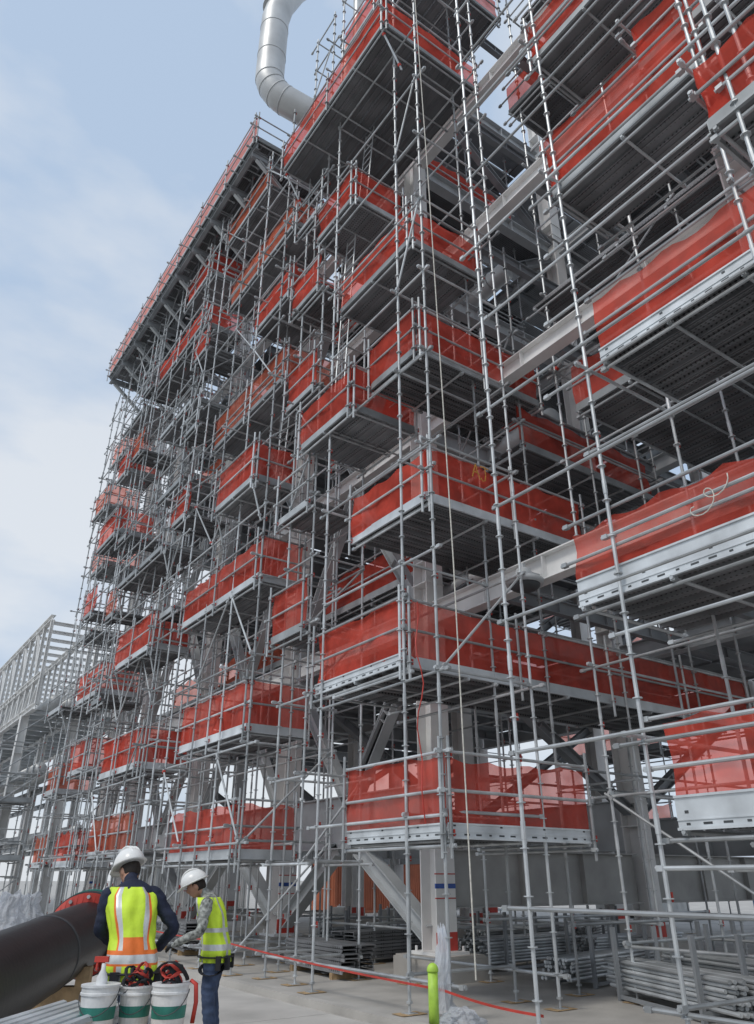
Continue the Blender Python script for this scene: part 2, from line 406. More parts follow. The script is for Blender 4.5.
def tower(label,xs,ys,ztop,decks,step=2.0,zs=.35,ladder=None,braces=.3,over=.3,keep=.93,keepx=.9,name='scaffold_tower'):
    e=thing(name,label,'scaffolding',(xs[0],ys[0],0),GR)
    for x in xs:
        for y in ys:
            zt=ztop+random.uniform(-.6,.9)
            tube('standard',(x,y,.12),(x,y,zt),e,kind='std')
            b=MB(); b.box(x-.08,x+.08,y-.08,y+.08,.012,.02); b.cyl((x,y,.02),(x,y,.3),.018,8); b.cyl((x,y,.12),(x,y,.15),.045,6)
            b.box(x-.2,x+.2,y-.13,y+.13,0.007,.0119,1)
            b.make('base_jack',e,[M['galv'],M['wood']])
    z=zs;i=0;nl=0
    while z<ztop:
        for xi,x in enumerate(xs):
            if nl<98 and random.random()<keep:
                tube('ledger',(x,ys[0]-random.uniform(.02,over),z),(x,ys[-1]+random.uniform(.02,over),z),e);nl+=1
        for y in ys:
            if nl<98 and random.random()<keepx:
                tube('ledger',(xs[0]-random.uniform(.02,over*.6),y,z+.05),(xs[-1]+.05,y,z+.05),e);nl+=1
        if braces:
            for a in range(len(ys)-1):
                if random.random()<braces:
                    y0,y1=(ys[a],ys[a+1]) if (i+a)%2 else (ys[a+1],ys[a])
                    tube('diagonal_brace',(xs[0]-.05,y0,z),(xs[0]-.05,y1,z+step),e,kind='clamp',r=.0225)
            if len(xs)>1 and random.random()<braces:
                y=ys[0]-.05; tube('diagonal_brace',(xs[0],y,z),(xs[-1],y,z+step),e,kind='clamp',r=.0225)
        z+=step;i+=1
    for d in decks:
        x0,x1,y0,y1,z=d['b']; along=d.get('a','y' if (y1-y0)>(x1-x0) else 'x')
        deck(e,x0,x1,y0,y1,z,along)
        s=d.get('s','fn');nm=d.get('n','net');sl=d.get('slots',False);te=d.get('t',.17)
        kw=dict(toe=te,tm=d.get('tm','galv3'))
        if 'f' in s: edge(e,(x0,y1),(x0,y0),z,nm,sl,posts=d.get('p',True),**kw)
        if 'n' in s: edge(e,(x0,y0),(x1,y0),z,nm,sl,posts=d.get('p',True),**kw)
        if 'b' in s: edge(e,(x1,y0),(x1,y1),z,nm,False,posts=False,**kw)
        if 's' in s: edge(e,(x1,y1),(x0,y1),z,nm,False,posts=False,**kw)
        for y in (y0+.1,y1-.1):
            if x0<xs[0]-.25: tube('bracket_tube',(x0,y,z-.14),(xs[0],y,z-1.1),e,kind='clamp')
        tube('support_ledger',(x0+.02,y0-.15,z-.19),(x0+.02,y1+.15,z-.19),e)
        tube('support_ledger',(x1-.02,y0-.15,z-.19),(x1-.02,y1+.15,z-.19),e)
    if ladder:
        for (lx,ly,l0,l1) in ladder:
            b=MB()
            for s in(-.2,.2): b.cyl((lx,ly+s,l0),(lx+.25,ly+s,l1),.02,6)
            k=int((l1-l0)/.28)
            for i in range(k):
                t=(i+.5)/k; b.cyl((lx+.25*t,ly-.2,l0+(l1-l0)*t),(lx+.25*t,ly+.2,l0+(l1-l0)*t),.014,6)
            b.make('ladder',e,M['galv'])
    return e
# ---------------------------------------------------------------- setting
g=MB(); g.box(-900,900,-900,900,-.3,0)
o=g.make('ground',None,M['conc']); o['kind']='structure'
gm=pmat('gravel_bed',(.30,.29,.27),.95,0,.5,30,.9,60)
g=MB(); g.box(-40,1.2,9.6,60,.001,.005); o=g.make('gravel',None,gm); o['kind']='structure'
pm=pmat('paved_path_concrete',(.48,.46,.43),.85,0,.22,.8,.2,40)
g=MB()
for i in range(14):
    g.box(1.3,6.2,-6+i*4.0,-6+i*4.0+3.98,.001,.006)
o=g.make('concrete_path',None,pm); o['kind']='structure'
g=MB(); g.box(6.25,6.4,-10,60,0,.10); o=g.make('kerb',None,M['conc']); o['kind']='structure'

# ---------------------------------------------------------------- steel building
bd=thing('steel_process_building','tall open steel frame building wrapped in scaffolding','building',(9.6,6,0))
XC=9.75
CY=[-4,3.5,12,18,24,30,34.0]; CX=[XC,15.8,22]
for ix,x in enumerate(CX):
    for iy,y in enumerate(CY):
        H=29 if y<15 else 24.5
        b=MB();w=.23;t=.028
        b.box(x-w,x+w,y-w,y-w+t,.45,H); b.box(x-w,x+w,y+w-t,y+w,.45,H); b.box(x-t/2,x+t/2,y-w+t,y+w-t,.45,H)
        b.box(x-.38,x+.38,y-.38,y+.38,.40,.45)
        for a in(-.3,.3):
            for c in(-.3,.3): b.cyl((x+a,y+c,.45),(x+a,y+c,.53),.025,6)
        z=3.2
        while z<H:
            b.box(x-w-.02,x+w+.02,y-w-.02,y+w+.02,z,z+.03); b.box(x-w-.02,x+w+.02,y-w-.02,y+w+.02,z-.5,z-.47); z+=4.7
        b.box(x-w-.003,x+w+.003,y-w-.003,y-w+.03,.46,.75,1)
        if ix==0:
            b.box(x-w-.003,x+w+.003,y-w-.003,y-w+.03,1.45,1.53,2)
            b.box(x-w-.003,x+w+.003,y-w-.003,y-w+.03,1.68,1.70,1); b.box(x-w-.003,x+w+.003,y-w-.003,y-w+.03,1.28,1.30,1)
        b.make('column',bd,[M['white'],M['redp'],M['bluep']])
        b=MB(); b.box(x-.6,x+.6,y-.6,y+.6,0,.37); b.box(x-.57,x+.57,y-.57,y+.57,.3701,.40); b.make('concrete_pedestal',bd,M['conc'])
FL=[2.75,6.7,11.4,16.1,20.8,25.4]
for k,z in enumerate(FL):
    for ix,x in enumerate(CX):
        for i in range(len(CY)-1):
            if z>24 and CY[i]>12: continue
            if k==0 and i<2: continue
            h=1.1 if k==0 else (.5 if k<2 else .42)
            ibeam('beam',(x,CY[i]+.3,z),(x,CY[i+1]-.3,z),h,.28,'lgrey' if ix or k==0 else 'white',bd)
    for i,y in enumerate(CY):
        if z>24 and y>15: continue
        for j in range(2):
            if k==0 and (y<11 or y>13): continue
            zz=z if k else 1.62
            ibeam('beam',(CX[j]+.3,y,zz),(CX[j+1]-.3,y,zz),1.0 if k==0 else .5,.3,'girder' if k==0 else 'lgrey',bd)
    if k>0:
        for i in range(len(CY)-1):
            ns=4 if i==1 else 3
            for s in range(1,ns):
                y=CY[i]+(CY[i+1]-CY[i])*s/ns
                ibeam('joist',(XC+.2,y,z-.05),(22,y,z-.05),.3,.16,'grey',bd)
def br(p,q,s=.26,m='lgrey'): ibeam('brace',p,q,s,s*.9,m,bd,up=(0,0,1) if abs((V(q)-V(p)).normalized().z)<.9 else (1,0,0))
br((XC,12.25,.7),(XC,14.6,2.2),.32); br((XC,11.75,2.5),(XC,12.0,2.9))
br((XC,12.3,6.4),(XC,14.7,3.4),.3)
for i in range(2,len(CY)-1):
    y0=CY[i];y1=CY[i+1];ym=(y0+y1)/2
    if i>2: br((XC,y0+.2,.7),(XC,ym-.5,2.2),.32)
    br((XC,y1-.2,.7),(XC,ym+.5,2.2),.32)
    for k in range(5):
        za=FL[k]+.3;zb=FL[k+1]-.3
        if k>3 and y0>11: continue
        if (k+i)%2: br((XC,y0+.25,za),(XC,ym,zb)); br((XC,y1-.25,za),(XC,ym,zb))
        else: br((XC,y0+.25,zb),(XC,ym,za)); br((XC,y1-.25,zb),(XC,ym,za))
for y in(3.5,12,18,24,30):
    for k in range(5):
        za=FL[k]+.3;zb=FL[k+1]-.3
        if k%2: br((XC+.3,y,za),(15.6,y,zb),.24,'grey')
        else: br((XC+.3,y,zb),(15.6,y,za),.24,'grey')
        br((16,y,za),(21.8,y,zb),.24,'grey')
fm=M['plank']
for k,z in enumerate(FL[1:]):
    for (x0,x1,y0,y1) in ((10.2,15.6,12.2,33.5),(16.2,21.8,2.2,34)):
        if z>24: y1=min(y1,17.8)
        b=MB();y=y0
        while y<y1:
            if random.random()<.85:
                b.box(x0,x1,y,min(y+.95,y1),z+.26,z+.30)
                for xx in (x0+.3,(x0+x1)/2,x1-.3): b.box(xx-.02,xx+.02,y,min(y+.95,y1),z+.2,z+.2599)
            y+=1.0
        b.make('floor_grating',bd,fm)
pp=thing('pipe_run','row of large insulated pipes inside the steel frame','pipe',(12,6,8))
for (x,z,r) in((11.2,7.9,.2),(12.0,8.0,.26),(13.5,12.7,.35),(12.2,17.3,.28)):
    b=MB(); b.cyl((x,11,z),(x,34,z),r,20)
    y=11.5
    while y<34: b.cyl((x,y,z),(x,y+.06,z),r+.02,20); y+=1.5
    b.make('pipe',pp,M['silverp'],True)
pt=thing('vent_pipe','large white insulated pipe with elbows above the roof','pipe',(7.2,16,26))
def arcpts(c,r,a0,a1,u,v,n=10):
    return [V(c)+V(u)*(r*math.cos(R(a0+(a1-a0)*i/n)))+V(v)*(r*math.sin(R(a0+(a1-a0)*i/n))) for i in range(n+1)]
px,py=6.35,15.7
u2=V((.93,-.36,0))
pts=[V((px,py,34.8))+u2*1.9,V((px,py,33.6))+u2*1.3,V((px,py,32.4))+u2*.6,V((px,py,31.2))+u2*.15,V((px,py,30.2)),V((px,py,28.9)),V((px,py,27.4))]
pts+=arcpts(V((px,py,26.9))+u2*1.3,1.3,180,245,u2,(0,0,1),8)+[V((px,py,25.0))+u2*2.2,V((px,py,24.3))+u2*4.2]
b=MB(); b.loft(pts,.5,28,ref=(0,1,0)); b.make('pipe',pt,M['silverp'],True)
bl=[(V((px,py,30.9)),V((px,py,30.95))),(V((px,py,29.5)),V((px,py,29.54))),(V((px,py,27.9)),V((px,py,27.94)))]
for i in (8,10,12,14): bl.append((pts[i],pts[i]+(pts[i+1]-pts[i]).normalized()*.04))
bl.append((pts[-2],pts[-2]+(pts[-1]-pts[-2])*.02))
for p,q in bl:
    b=MB(); b.cyl(p,q,.512,28); b.make('pipe_band',pt,M['lgrey'],True)
b=MB(); b.loft([(9,14.8,24),(9,14.8,29.5)]+arcpts((9.8,14.8,29.5),.8,180,90,(1,0,0),(0,0,1),6)+[(12,14.8,30.3)],.24,16,ref=(0,1,0)); b.make('pipe',pt,M['silverp'],True)
b=MB(); b.loft([(8.7,13.7,24),(8.7,13.7,31)]+arcpts((9.4,13.7,31),.7,180,90,(1,0,0),(0,0,1),6)+[(12,13.7,31.7)],.17,16,ref=(0,1,0)); b.make('pipe',pt,M['silverp'],True)

# ---------------------------------------------------------------- near right scaffold
t0=tower('galvanised scaffold tower with red netting beside the near column',
 [7.2,9.1],[.6,2.7,5.2],21,
 [dict(b=(7.3,9.0,.6,5.0,2.15),slots=True,t=.3,s='f',p=False),
  dict(b=(7.3,9.3,.6,5.9,4.8),slots=True,t=.34,s='f',p=False),
  dict(b=(7.3,9.0,.8,5.0,8.1),slots=True,t=.2,s='f',p=False),
  dict(b=(7.3,8.7,2.6,5.4,11.7),s='fs',p=True),
  dict(b=(7.5,9.3,1.0,3.6,12.9),s='fs',p=False),
  dict(b=(7.3,8.6,1.8,5.4,15.2),s='fs',p=True),
  dict(b=(7.3,8.7,1.0,5.6,18.6),s='fs',p=False)],step=1.25,zs=.45,over=.8,braces=.08,keepx=.35)
tower('slender outrigger scaffold bay with bare horizontal tubes',
 [6.85],[.9,6.8],21,[],step=1.7,zs=1.3,over=.5,braces=0,keepx=0)
tower('small outrigger scaffold platform with red netting',
 [6.0,6.7],[.4,2.0],19,[dict(b=(6.0,6.8,.3,2.3,8.9),s='fs',p=False),dict(b=(6.0,6.8,.3,2.0,12.9),s='fs',p=False)],step=2.8,zs=.9,over=.2,braces=0,keepx=.5)
cd=[dict(b=(7.1,10.0,8.5,11.0,2.2),slots=True),
 dict(b=(7.1,9.0,9.4,12.2,4.8),slots=True,s='f'),dict(b=(7.1,17,9.35,11.35,4.75),s='n',tm='galv2'),
 dict(b=(7.5,11.7,9.2,11.6,7.8),tm='galv2'),
 dict(b=(7.4,10.8,9.2,10.8,11.1)),dict(b=(6.95,8.6,10.9,13.0,10.5)),
 dict(b=(7.3,9.3,9.2,12.0,14.0)),
 dict(b=(7.1,8.6,11.2,13.0,17.1)),
 dict(b=(6.5,9.5,9.0,14.2,20.7)),dict(b=(7.3,10.5,8.8,12.2,24.5))]
tower('tall corner scaffold tower with stacked red netted platforms',
 [7.05,9.0],[8.5,9.35,11.9],28.5,cd,step=2.0,zs=.4,over=.35,braces=.12,keepx=.6,ladder=[(7.5,12.3,12,17),(7.6,11.6,17.2,20.6)])
tower('scaffold bay carrying the long netted platform inside the frame',
 [10.3,12.5,15,17],[9.3,11.3],15,[dict(b=(10.3,14.8,9.4,11.2,10.0),s='n',p=False)],step=2.4,zs=.9,over=.2,braces=.2)
dk=[]
for k,z in enumerate((7.3,10.0,13.2,16.7,19.9,23.0)):
    dk.append(dict(b=(10.3,15.2 if k%2 else 13.4,1.6,8.6-(k%2)*.8,z),s=('','f','n','fn','fn','n')[k],a='y',p=False))
tower('interior scaffold with dark plank platforms between steel columns',
 [10.4,12.8,15.2],[1.0,5.0,8.3],25,dk,step=2.1,zs=.7,over=.4,braces=.2)
dk=[]
for k,z in enumerate((8.2,13.0,17.8,21.9)):
    dk.append(dict(b=(10.3,14.5,12.6,17.3,z),s='fn' if k%2 else 'f',p=False))
tower('interior scaffold with dark plank platforms behind the column',
 [10.4,12.6,14.6],[12.7,15,17.3],26,dk,step=2.4,zs=.7,over=.4,braces=.15)
dk=[dict(b=(10.3,14.5,19,29,z),s='f',n='netd',p=False) for z in(7.5,17)]
tower('interior scaffold with plank platforms deep in the frame',
 [10.4,12.6],[19,21.5,24,26.5,29],22.5,dk,step=2.3,zs=.7,over=.5,braces=.15)
def gen(ya,yb,zt,seed,n0='net',bare=.28):
    rr=random.Random(seed); out=[]
    lv=[2.2,4.8,7.8,10.8,13.8,16.8,19.8,22.4]
    for k,z in enumerate(lv):
        if z>zt-1: continue
        zz=z+rr.uniform(-.25,.25)
        if k<2: w=(yb-ya)*rr.uniform(.7,.85); a=ya+rr.uniform(0,(yb-ya)-w);bb=a+w;xf=7.1
        else:
            w=(yb-ya)*rr.choice((.5,.7,.95,1.0)); a=ya if rr.random()<.6 else yb-w; bb=a+w; xf=rr.choice((6.7,7.0,7.0,7.35))
        q=rr.random(); s='fn' if q<.8 else 'f'
        out.append(dict(b=(xf,min(xf+rr.uniform(1.1,1.5),9.2),a,bb,zz),s=s,n=(None if (k>1 and rr.random()<bare) else (n0 if rr.random()<.7 else 'netd')),tm='galv2' if k<3 else 'galv3'))
    return out
lab='scaffold tower with red netted platforms on the building face'
tower(lab,[7.0,8.0,9.0],[14.8,16.3,17.9,19.6],24.5,gen(14.9,19.6,24,3,bare=.12),step=1.9,over=.5,braces=.2,ladder=[(7.5,15.5,7.8,13)])
tower(lab,[7.0,8.0,9.0],[21.2,22.8,24.4,26],24.5,gen(21.2,26,24,5,bare=.2),step=1.9,over=.5,braces=.2)
tower(lab,[6.9,8.0,9.0],[27.4,28.9,30.4],24.5,gen(27.4,30.4,24,8,bare=.35),step=1.9,over=.6,braces=.2)
tower('scaffold tower with faded netting at the end of the building',[7.1,8.0,9.0],[31.4,32.4,33.6],23.6,gen(31.2,33.4,23,13,n0='netd',bare=.5),step=1.7,over=.6)
lab='narrow scaffold access tower between netted platforms'
tower(lab,[7.3,8.6],[12.9,14.0],27.5,[dict(b=(7.2,8.6,12.9,14.4,z),s='f',n='net' if i in(0,2,3) else None) for i,z in enumerate((6.3,9.2,12.4,15.6,18.6))],step=1.5,over=.5,braces=.2)
tower(lab,[6.8,8.2],[19.9,20.9],24,[dict(b=(6.8,8.2,19.8,21.1,z),s='f',n='net' if i%2 else None) for i,z in enumerate((8.6,11.6,14.9,18.0))],step=1.5,over=.6)
tower(lab,[7.0,8.2],[26.4,27.2],24,[dict(b=(6.8,8.2,26.1,27.3,z),s='f',n='netd' if i%2 else None) for i,z in enumerate((7.1,10.2,13.3,17.0,20.2))],step=1.5,over=.6)
# top walkway
wk=thing('elevated_walkway','long high walkway with railing and faded netting along the roof edge','walkway',(6.4,13.6,24.6))
X0,X1,Y0,Y1,Z=6.4,9.5,16.5,33.0,24.6
deck(wk,X0,X1,Y0,Y1,Z,'y')
for x in(X0+.1,7.6,X1-.2): ibeam('walkway_beam',(x,Y0,Z-.32),(x,Y1,Z-.32),.3,.15,'grey',wk)
y=Y0+.2
while y<Y1:
    ibeam('walkway_beam',(X0,y,Z-.62),(X1,y,Z-.62),.26,.14,'grey',wk)
    ibeam('walkway_strut',(X0+.2,y,Z-.75),(X1-.1,y,Z-3.0),.14,.12,'lgrey',wk)
    y+=1.75
edge(wk,(X0,Y1),(X0,Y0),Z,'netd')
edge(wk,(X0,Y0),(X1,Y0),Z,None)
for i in range(26):
    y=Y0+.3+i*.62
    tube('outrigger_tube',(X0-random.uniform(.1,.5),y,Z-.2),(X0+.6,y,Z-.2),wk)
for (x,y) in((24.5,8),(24.5,17),(25,27)):
    tower('distant scaffold tower with faded netting behind the building',[x,x+2.4],[y,y+2.5,y+5],14,
      [dict(b=(x,x+2.4,y,y+5,z),s='f',n='netd') for z in(3,6,9.2,12)],step=2.2,over=.4)

# ---------------------------------------------------------------- far-left pipe rack
rk=thing('pipe_rack_bridge','long white steel pipe rack carrying pipes beyond the building','pipe rack',(8,38,0))
for x in(6.6,8.8,11):
    for z in(8.5,9.9,12.6): ibeam('chord_beam',(x,36,z),(x,100,z),.28,.22,'white',rk)
    y=36;i=0
    while y<100:
        ibeam('lattice_post',(x,y,8.6),(x,y,12.5),.14,.14,'white',rk,up=(1,0,0))
        if x!=8.8: ibeam('lattice_diagonal',(x,y,10.0),(x,y+1.3,12.5) if i%2 else (x,y+1.3,10.02) ,.11,.1,'white',rk)
        if x!=8.8: ibeam('lattice_diagonal',(x,y+1.3,8.6),(x,y,9.8),.1,.1,'white',rk)
        y+=1.4;i+=1
    for y in(38,44,50,56,65,74,83):
        ibeam('rack_column',(x,y,0),(x,y,8.4),.35,.35,'white',rk,up=(1,0,0))
    for z in(3.0,5.6): ibeam('chord_beam',(x,36,z),(x,90,z),.25,.2,'lgrey',rk)
for i in range(40):
    y=37+i*1.5
    ibeam('cross_beam',(6.6,y,8.45),(11,y,8.45),.2,.14,'lgrey',rk)
    ibeam('cross_beam',(6.6,y,12.65),(11,y,12.65),.15,.14,'white',rk)
for (x,z,r) in((7.6,9.0,.3),(8.3,9.0,.25),(9.9,9.0,.25),(7.5,6.0,.3),(8.4,6.0,.22),(9.6,3.5,.3)):
    b=MB(); b.cyl((x,37,z),(x,90,z),r,16); b.make('pipe',rk,M['silverp'],True)
tk=thing('vertical_vessel','slim grey vertical steel vessel on a base flange','tank',(4.6,40,0))
b=MB(); b.cyl((4.6,40,.13),(4.6,40,7.5),.4,20); b.cyl((4.6,40,7.5),(4.6,40,7.6),.5,20); b.cyl((4.6,40,.0),(4.6,40,.12),.65,20); b.make('shell',tk,M['lgrey'],True)
b=MB(); b.cyl((4.6,40,7.6),(4.6,40,8.6),.12,10); b.make('outlet_pipe',tk,M['silverp'],True)
for (x,y,n_) in((3.4,37.5,None),(2.5,45,'net'),(4.4,52,'net'),(5.6,35.8,None),(3.9,41.5,None)):
    tower('low scaffold tower by the distant pipe rack',[x,x+1.6],[y,y+1.2,y+2.4],7,[dict(b=(x,x+1.6,y,y+2.4,z),s='fn',n=n_) for z in(2.4,4.6)],step=1.3,over=.5)

# ---------------------------------------------------------------- site objects
def container(x,y,rot,c,label,L=6,W=2.4,H=2.5):
    e=thing('storage_container',label,'container',(0,0,0)); m=pmat('painted_corrugated_steel',c,.6,0,.15,2)
    b=MB(); n=int(L/.15)
    for s in(-1,1):
        for i in range(n):
            xx=-L/2+.1+i*(L-.2)/n
            b.box(xx,xx+(L-.2)/n*.5,s*(W/2-.05)-.02,s*(W/2-.05)+.02,.15,H-.15)
            b.box(xx+(L-.2)/n*.5+.001,xx+(L-.2)/n,s*(W/2-.08)-.02,s*(W/2-.08)+.02,.15,H-.15)
    b.box(-L/2+.05,L/2-.05,-W/2+.05,W/2-.05,H-.1,H-.05); b.box(L/2-.1,L/2-.05,-W/2+.1,W/2-.1,.15,H-.15)
    for sx in(-1,1):
        for sy in(-1,1): b.box(sx*(L/2-.06)-.06,sx*(L/2-.06)+.06,sy*(W/2-.06)-.06,sy*(W/2-.06)+.06,0,H)
        b.box(sx*(L/2-.05)-.045,sx*(L/2-.05)+.045,-W/2+.12,W/2-.12,H-.16,H-.02)
        b.box(-L/2+.12,L/2-.12,sx*(W/2-.05)-.045,sx*(W/2-.05)+.045,.02,.14); b.box(-L/2+.12,L/2-.12,sx*(W/2-.05)-.045,sx*(W/2-.05)+.045,H-.14,H-.005)
    b.make('shell',e,m)
    for s in(-1,1):
        b=MB(); b.box(-L/2-.02,-L/2+.02,min(s*.02,s*(W/2-.12)),max(s*.02,s*(W/2-.12)),.14,H-.17)
        b.cyl((-L/2-.05,s*.3,.15),(-L/2-.05,s*.3,H-.2),.02,6); b.cyl((-L/2-.05,s*.8,.15),(-L/2-.05,s*.8,H-.2),.02,6)
        b.make('door',e,m)
    e.location=(x,y,0); e.rotation_euler=(0,0,rot)
container(34,26,.3,(.6,.6,.58),'white corrugated storage container on the yard')
container(30,14,1.2,(.5,.12,.06),'red corrugated storage container on the yard')
container(36,19,.9,(.08,.16,.34),'blue corrugated storage container on the yard')
container(2,52,1.5,(.55,.55,.55),'grey corrugated storage container by the pipe rack')
container(-2,60,.3,(.65,.63,.6),'white corrugated storage container by the pipe rack')
container(18,44,.2,(.62,.62,.6),'white corrugated storage container beyond the building')
container(26,38,.0,(.45,.14,.07),'rust red storage container beyond the building')
def tuberack(x,y,ang,label,L=3.0,nx=9,nz=5):
    e=thing('scaffold_tube_rack',label,'tube rack',(0,0,0),'racks of stacked scaffold tubes')
    W=nx*.062+.08
    b=MB()
    for s in(-L*.33,L*.33):
        b.box(s-.03,s+.03,-W/2,W/2,.08,.13)
        for t in(-1,1):
            b.box(s-.03,s+.03,t*(W/2+.03)-.03,t*(W/2+.03)+.03,0,.95)
    for t in(-1,1): b.box(-L*.33,L*.33,t*(W/2+.03)-.02,t*(W/2+.03)+.02,.03,.079)
    b.make('rack_frame',e,M['grey'])
    for j in range(nz):
        for i in range(nx-(j%2)):
            a=-L/2+random.uniform(-.15,.15)
            p=V((a,-W/2+.06+i*.062+(j%2)*.031,.158+j*.054)); tube('tube',p,p+V((L,0,0)),e,kind='plain',r=.026)
    e.location=(x,y,0); e.rotation_euler=(0,0,ang)
for (x,y,a,nx,nz) in((12.6,12.8,.1,11,8),(13.9,14.2,.15,10,9),(15.6,12.4,.0,10,7),(12.0,10.2,.2,9,6),(10.3,7.5,1.2,9,7),(11.6,7.4,1.25,9,8),(12.9,7.8,1.2,9,6),(11.6,17.0,.1,10,6),(13.2,19.5,.2,9,6),(17.5,15,.5,10,8)):
    tuberack(x,y,a,'steel rack filled with stacked scaffold tubes on the concrete',nx=nx,nz=nz)
def plankstack(x,y,ang,n,label,L=2.4):
    e=thing('scaffold_plank_stack',label,'plank stack',(0,0,0))
    for s in(-1,1):
        b=MB(); b.box(s*L*.35-.05,s*L*.35+.05,-.35,.35,0,.1); b.make('timber_bearer',e,M['wood'])
    for j in range(n):
        for i in range(2):
            b=MB(); dx=random.uniform(-.08,.08)
            b.box(-L/2+dx,L/2+dx,-.33+i*.34,-.33+i*.34+.31,.1+j*.065+.04,.1+j*.065+.055); b.box(-L/2+dx,L/2+dx,-.33+i*.34,-.33+i*.34+.02,.1+j*.065,.1+j*.065+.0399); b.box(-L/2+dx,L/2+dx,-.33+i*.34+.29,-.33+i*.34+.31,.1+j*.065,.1+j*.065+.0399)
            b.make('plank',e,M['plank'])
    e.location=(x,y,0); e.rotation_euler=(0,0,ang)
plankstack(8.6,14.0,1.5,7,'stack of steel scaffold planks on timber bearers')
plankstack(10.9,15.4,.2,8,'stack of steel scaffold planks on timber bearers')
plankstack(8.2,20,1.4,9,'stack of steel scaffold planks on timber bearers')
# plastic sheets
def film(c,r,h,seed,label,cat,name,mat='clear',tp=.75):
    b=MB(); n=40;m=22
    for j in range(m+1):
        w=j/m
        for i in range(n):
            a=2*math.pi*i/n
            q=r*(1.25-tp*w**.7)*(1+.6*noise.noise(V((math.cos(a)*1.6+seed,math.sin(a)*1.6,w*2.2)))+.55*abs(noise.noise(V((math.cos(a)*5+seed,math.sin(a)*5,w*5)))))
            b.v.append(V((c[0]+q*math.cos(a)+.12*h*noise.noise(V((w*2,seed,0)))*w,c[1]+q*math.sin(a),c[2]+h*w*(1+.3*noise.noise(V((math.cos(a)*2,math.sin(a)*2,seed)))))))
    for j in range(m):
        for i in range(n): b.f.append([j*n+i,j*n+(i+1)%n,(j+1)*n+(i+1)%n,(j+1)*n+i]); b.m.append(0)
    ct=sum((b.v[m*n+i] for i in range(n)),V((0,0,0)))/n; b.v.append(ct+V((0,0,h*.03)))
    for i in range(n): b.f.append([m*n+i,m*n+(i+1)%n,(m+1)*n]); b.m.append(0)
    e=thing(name,label,cat,c); b.make('sheet',e,M[mat],False)
film((6.98,8.56,.12),.10,.85,2,'crumpled clear plastic sheet hanging against a scaffold pole','plastic sheet','plastic_sheet')
film((6.8,8.0,.01),.26,.22,5,'crumpled clear plastic sheet heaped on the concrete','plastic sheet','plastic_sheet')
for (x,y,s) in((5.0,25,1),(5.9,27,4),(3.6,30,7)):
    film((x,y,.01),.45,1.15,s,'bundle wrapped in crumpled white plastic on the concrete','bundle','wrapped_bundle')
e=thing('bollard','short lime yellow bollard with rounded cap on the path','bollard',(6.5,8.15,0))
b=MB(); b.cyl((6.5,8.15,.02),(6.5,8.15,.62),.06,20); b.make('post',e,M['lime'],True)
b=MB(); b.ell((6.5,8.15,.62),.07,.07,.08,20,0,-10,90); b.make('cap',e,M['lime'],True)
b=MB(); b.box(6.36,6.64,8.01,8.29,.004,.02); b.make('base_plate',e,M['grey'])
e=thing('guard_post','leaning dark grey guard post with bracket','post',(.9,9.9,0))
b=MB(); b.loft([(.9,9.9,0),(1.0,10.0,.9),(1.12,10.1,1.45)],.05,12); b.make('post',e,M['grey'],True)
b=MB(); b.box(.98,1.3,10.05,10.13,1.3,1.5); b.make('bracket',e,M['grey'])
# pipe with flange
pb=V((3.2,11.0,1.0)); pa=pb-V((1.63,3.13,.16))*2.5; d=(pb-pa).normalized(); PL=(pb-pa).length
e=thing('black_pipe_spool','large black coated pipe with flanged open end on cradles','pipe',(2,8.9,0))
b=MB()
RP=.36
b.loft([pa,pa+d*2,pa+d*4,pb],RP,48,caps=False); b.loft([pb,pb-d*.001,pb-d*1.0],[RP,RP-.035,RP-.035],48,caps=False)
b.make('pipe_body',e,M['black'],True)
b=MB(); b.loft([pb-d*2.2,pb-d*2.19,pb-d*2.13,pb-d*2.12],[RP+.001,RP+.006,RP+.006,RP+.001],48,caps=False); b.make('joint_sleeve',e,M['dark'],True)
b=MB(); b.loft([pb-d*.32,pb-d*.30,pb-d*.30,pb-d*.20,pb-d*.20],[RP+.002,RP+.002,RP+.12,RP+.12,RP+.002],40,caps=False); 
b.make('flange',e,M['dark'])
b=MB(); b.loft([pb-d*.335,pb-d*.335,pb-d*.325,pb-d*.325],[RP+.09,RP+.105,RP+.105,RP+.09],40,caps=False); b.make('flange_seal_ring',e,M['redp'])
b=MB(); b.loft([pb-d*.16,pb-d*.16,pb-d*.05,pb-d*.05],[RP+.002,RP+.13,RP+.13,RP-.04],40,caps=False); b.make('flange_gasket_cover',e,M['green'])
sv=d.cross(V((0,0,1))).normalized(); uv=sv.cross(d)
for i in range(12):
    a=2*math.pi*i/12; p=pb-d*.38+(sv*math.cos(a)+uv*math.sin(a))*(RP+.06)
    b=MB(); b.cyl(p,p+d*.2,.022,6); b.make('bolt',e,M['galv'])
for t in(PL-6,PL-1.5):
    c=pa+d*t; zb=c.z-RP
    b=MB(); b.obox(V((c.x,c.y,zb/2)),sv*.40,V((d.x,d.y,0))*.08,V((0,0,zb/2))); b.obox(V((c.x,c.y,zb+.09))+sv*.31,sv*.07,V((d.x,d.y,0))*.08,V((0,0,.09))); b.obox(V((c.x,c.y,zb+.09))-sv*.31,sv*.07,V((d.x,d.y,0))*.08,V((0,0,.09)))
    b.make('cradle',e,M['wood'])
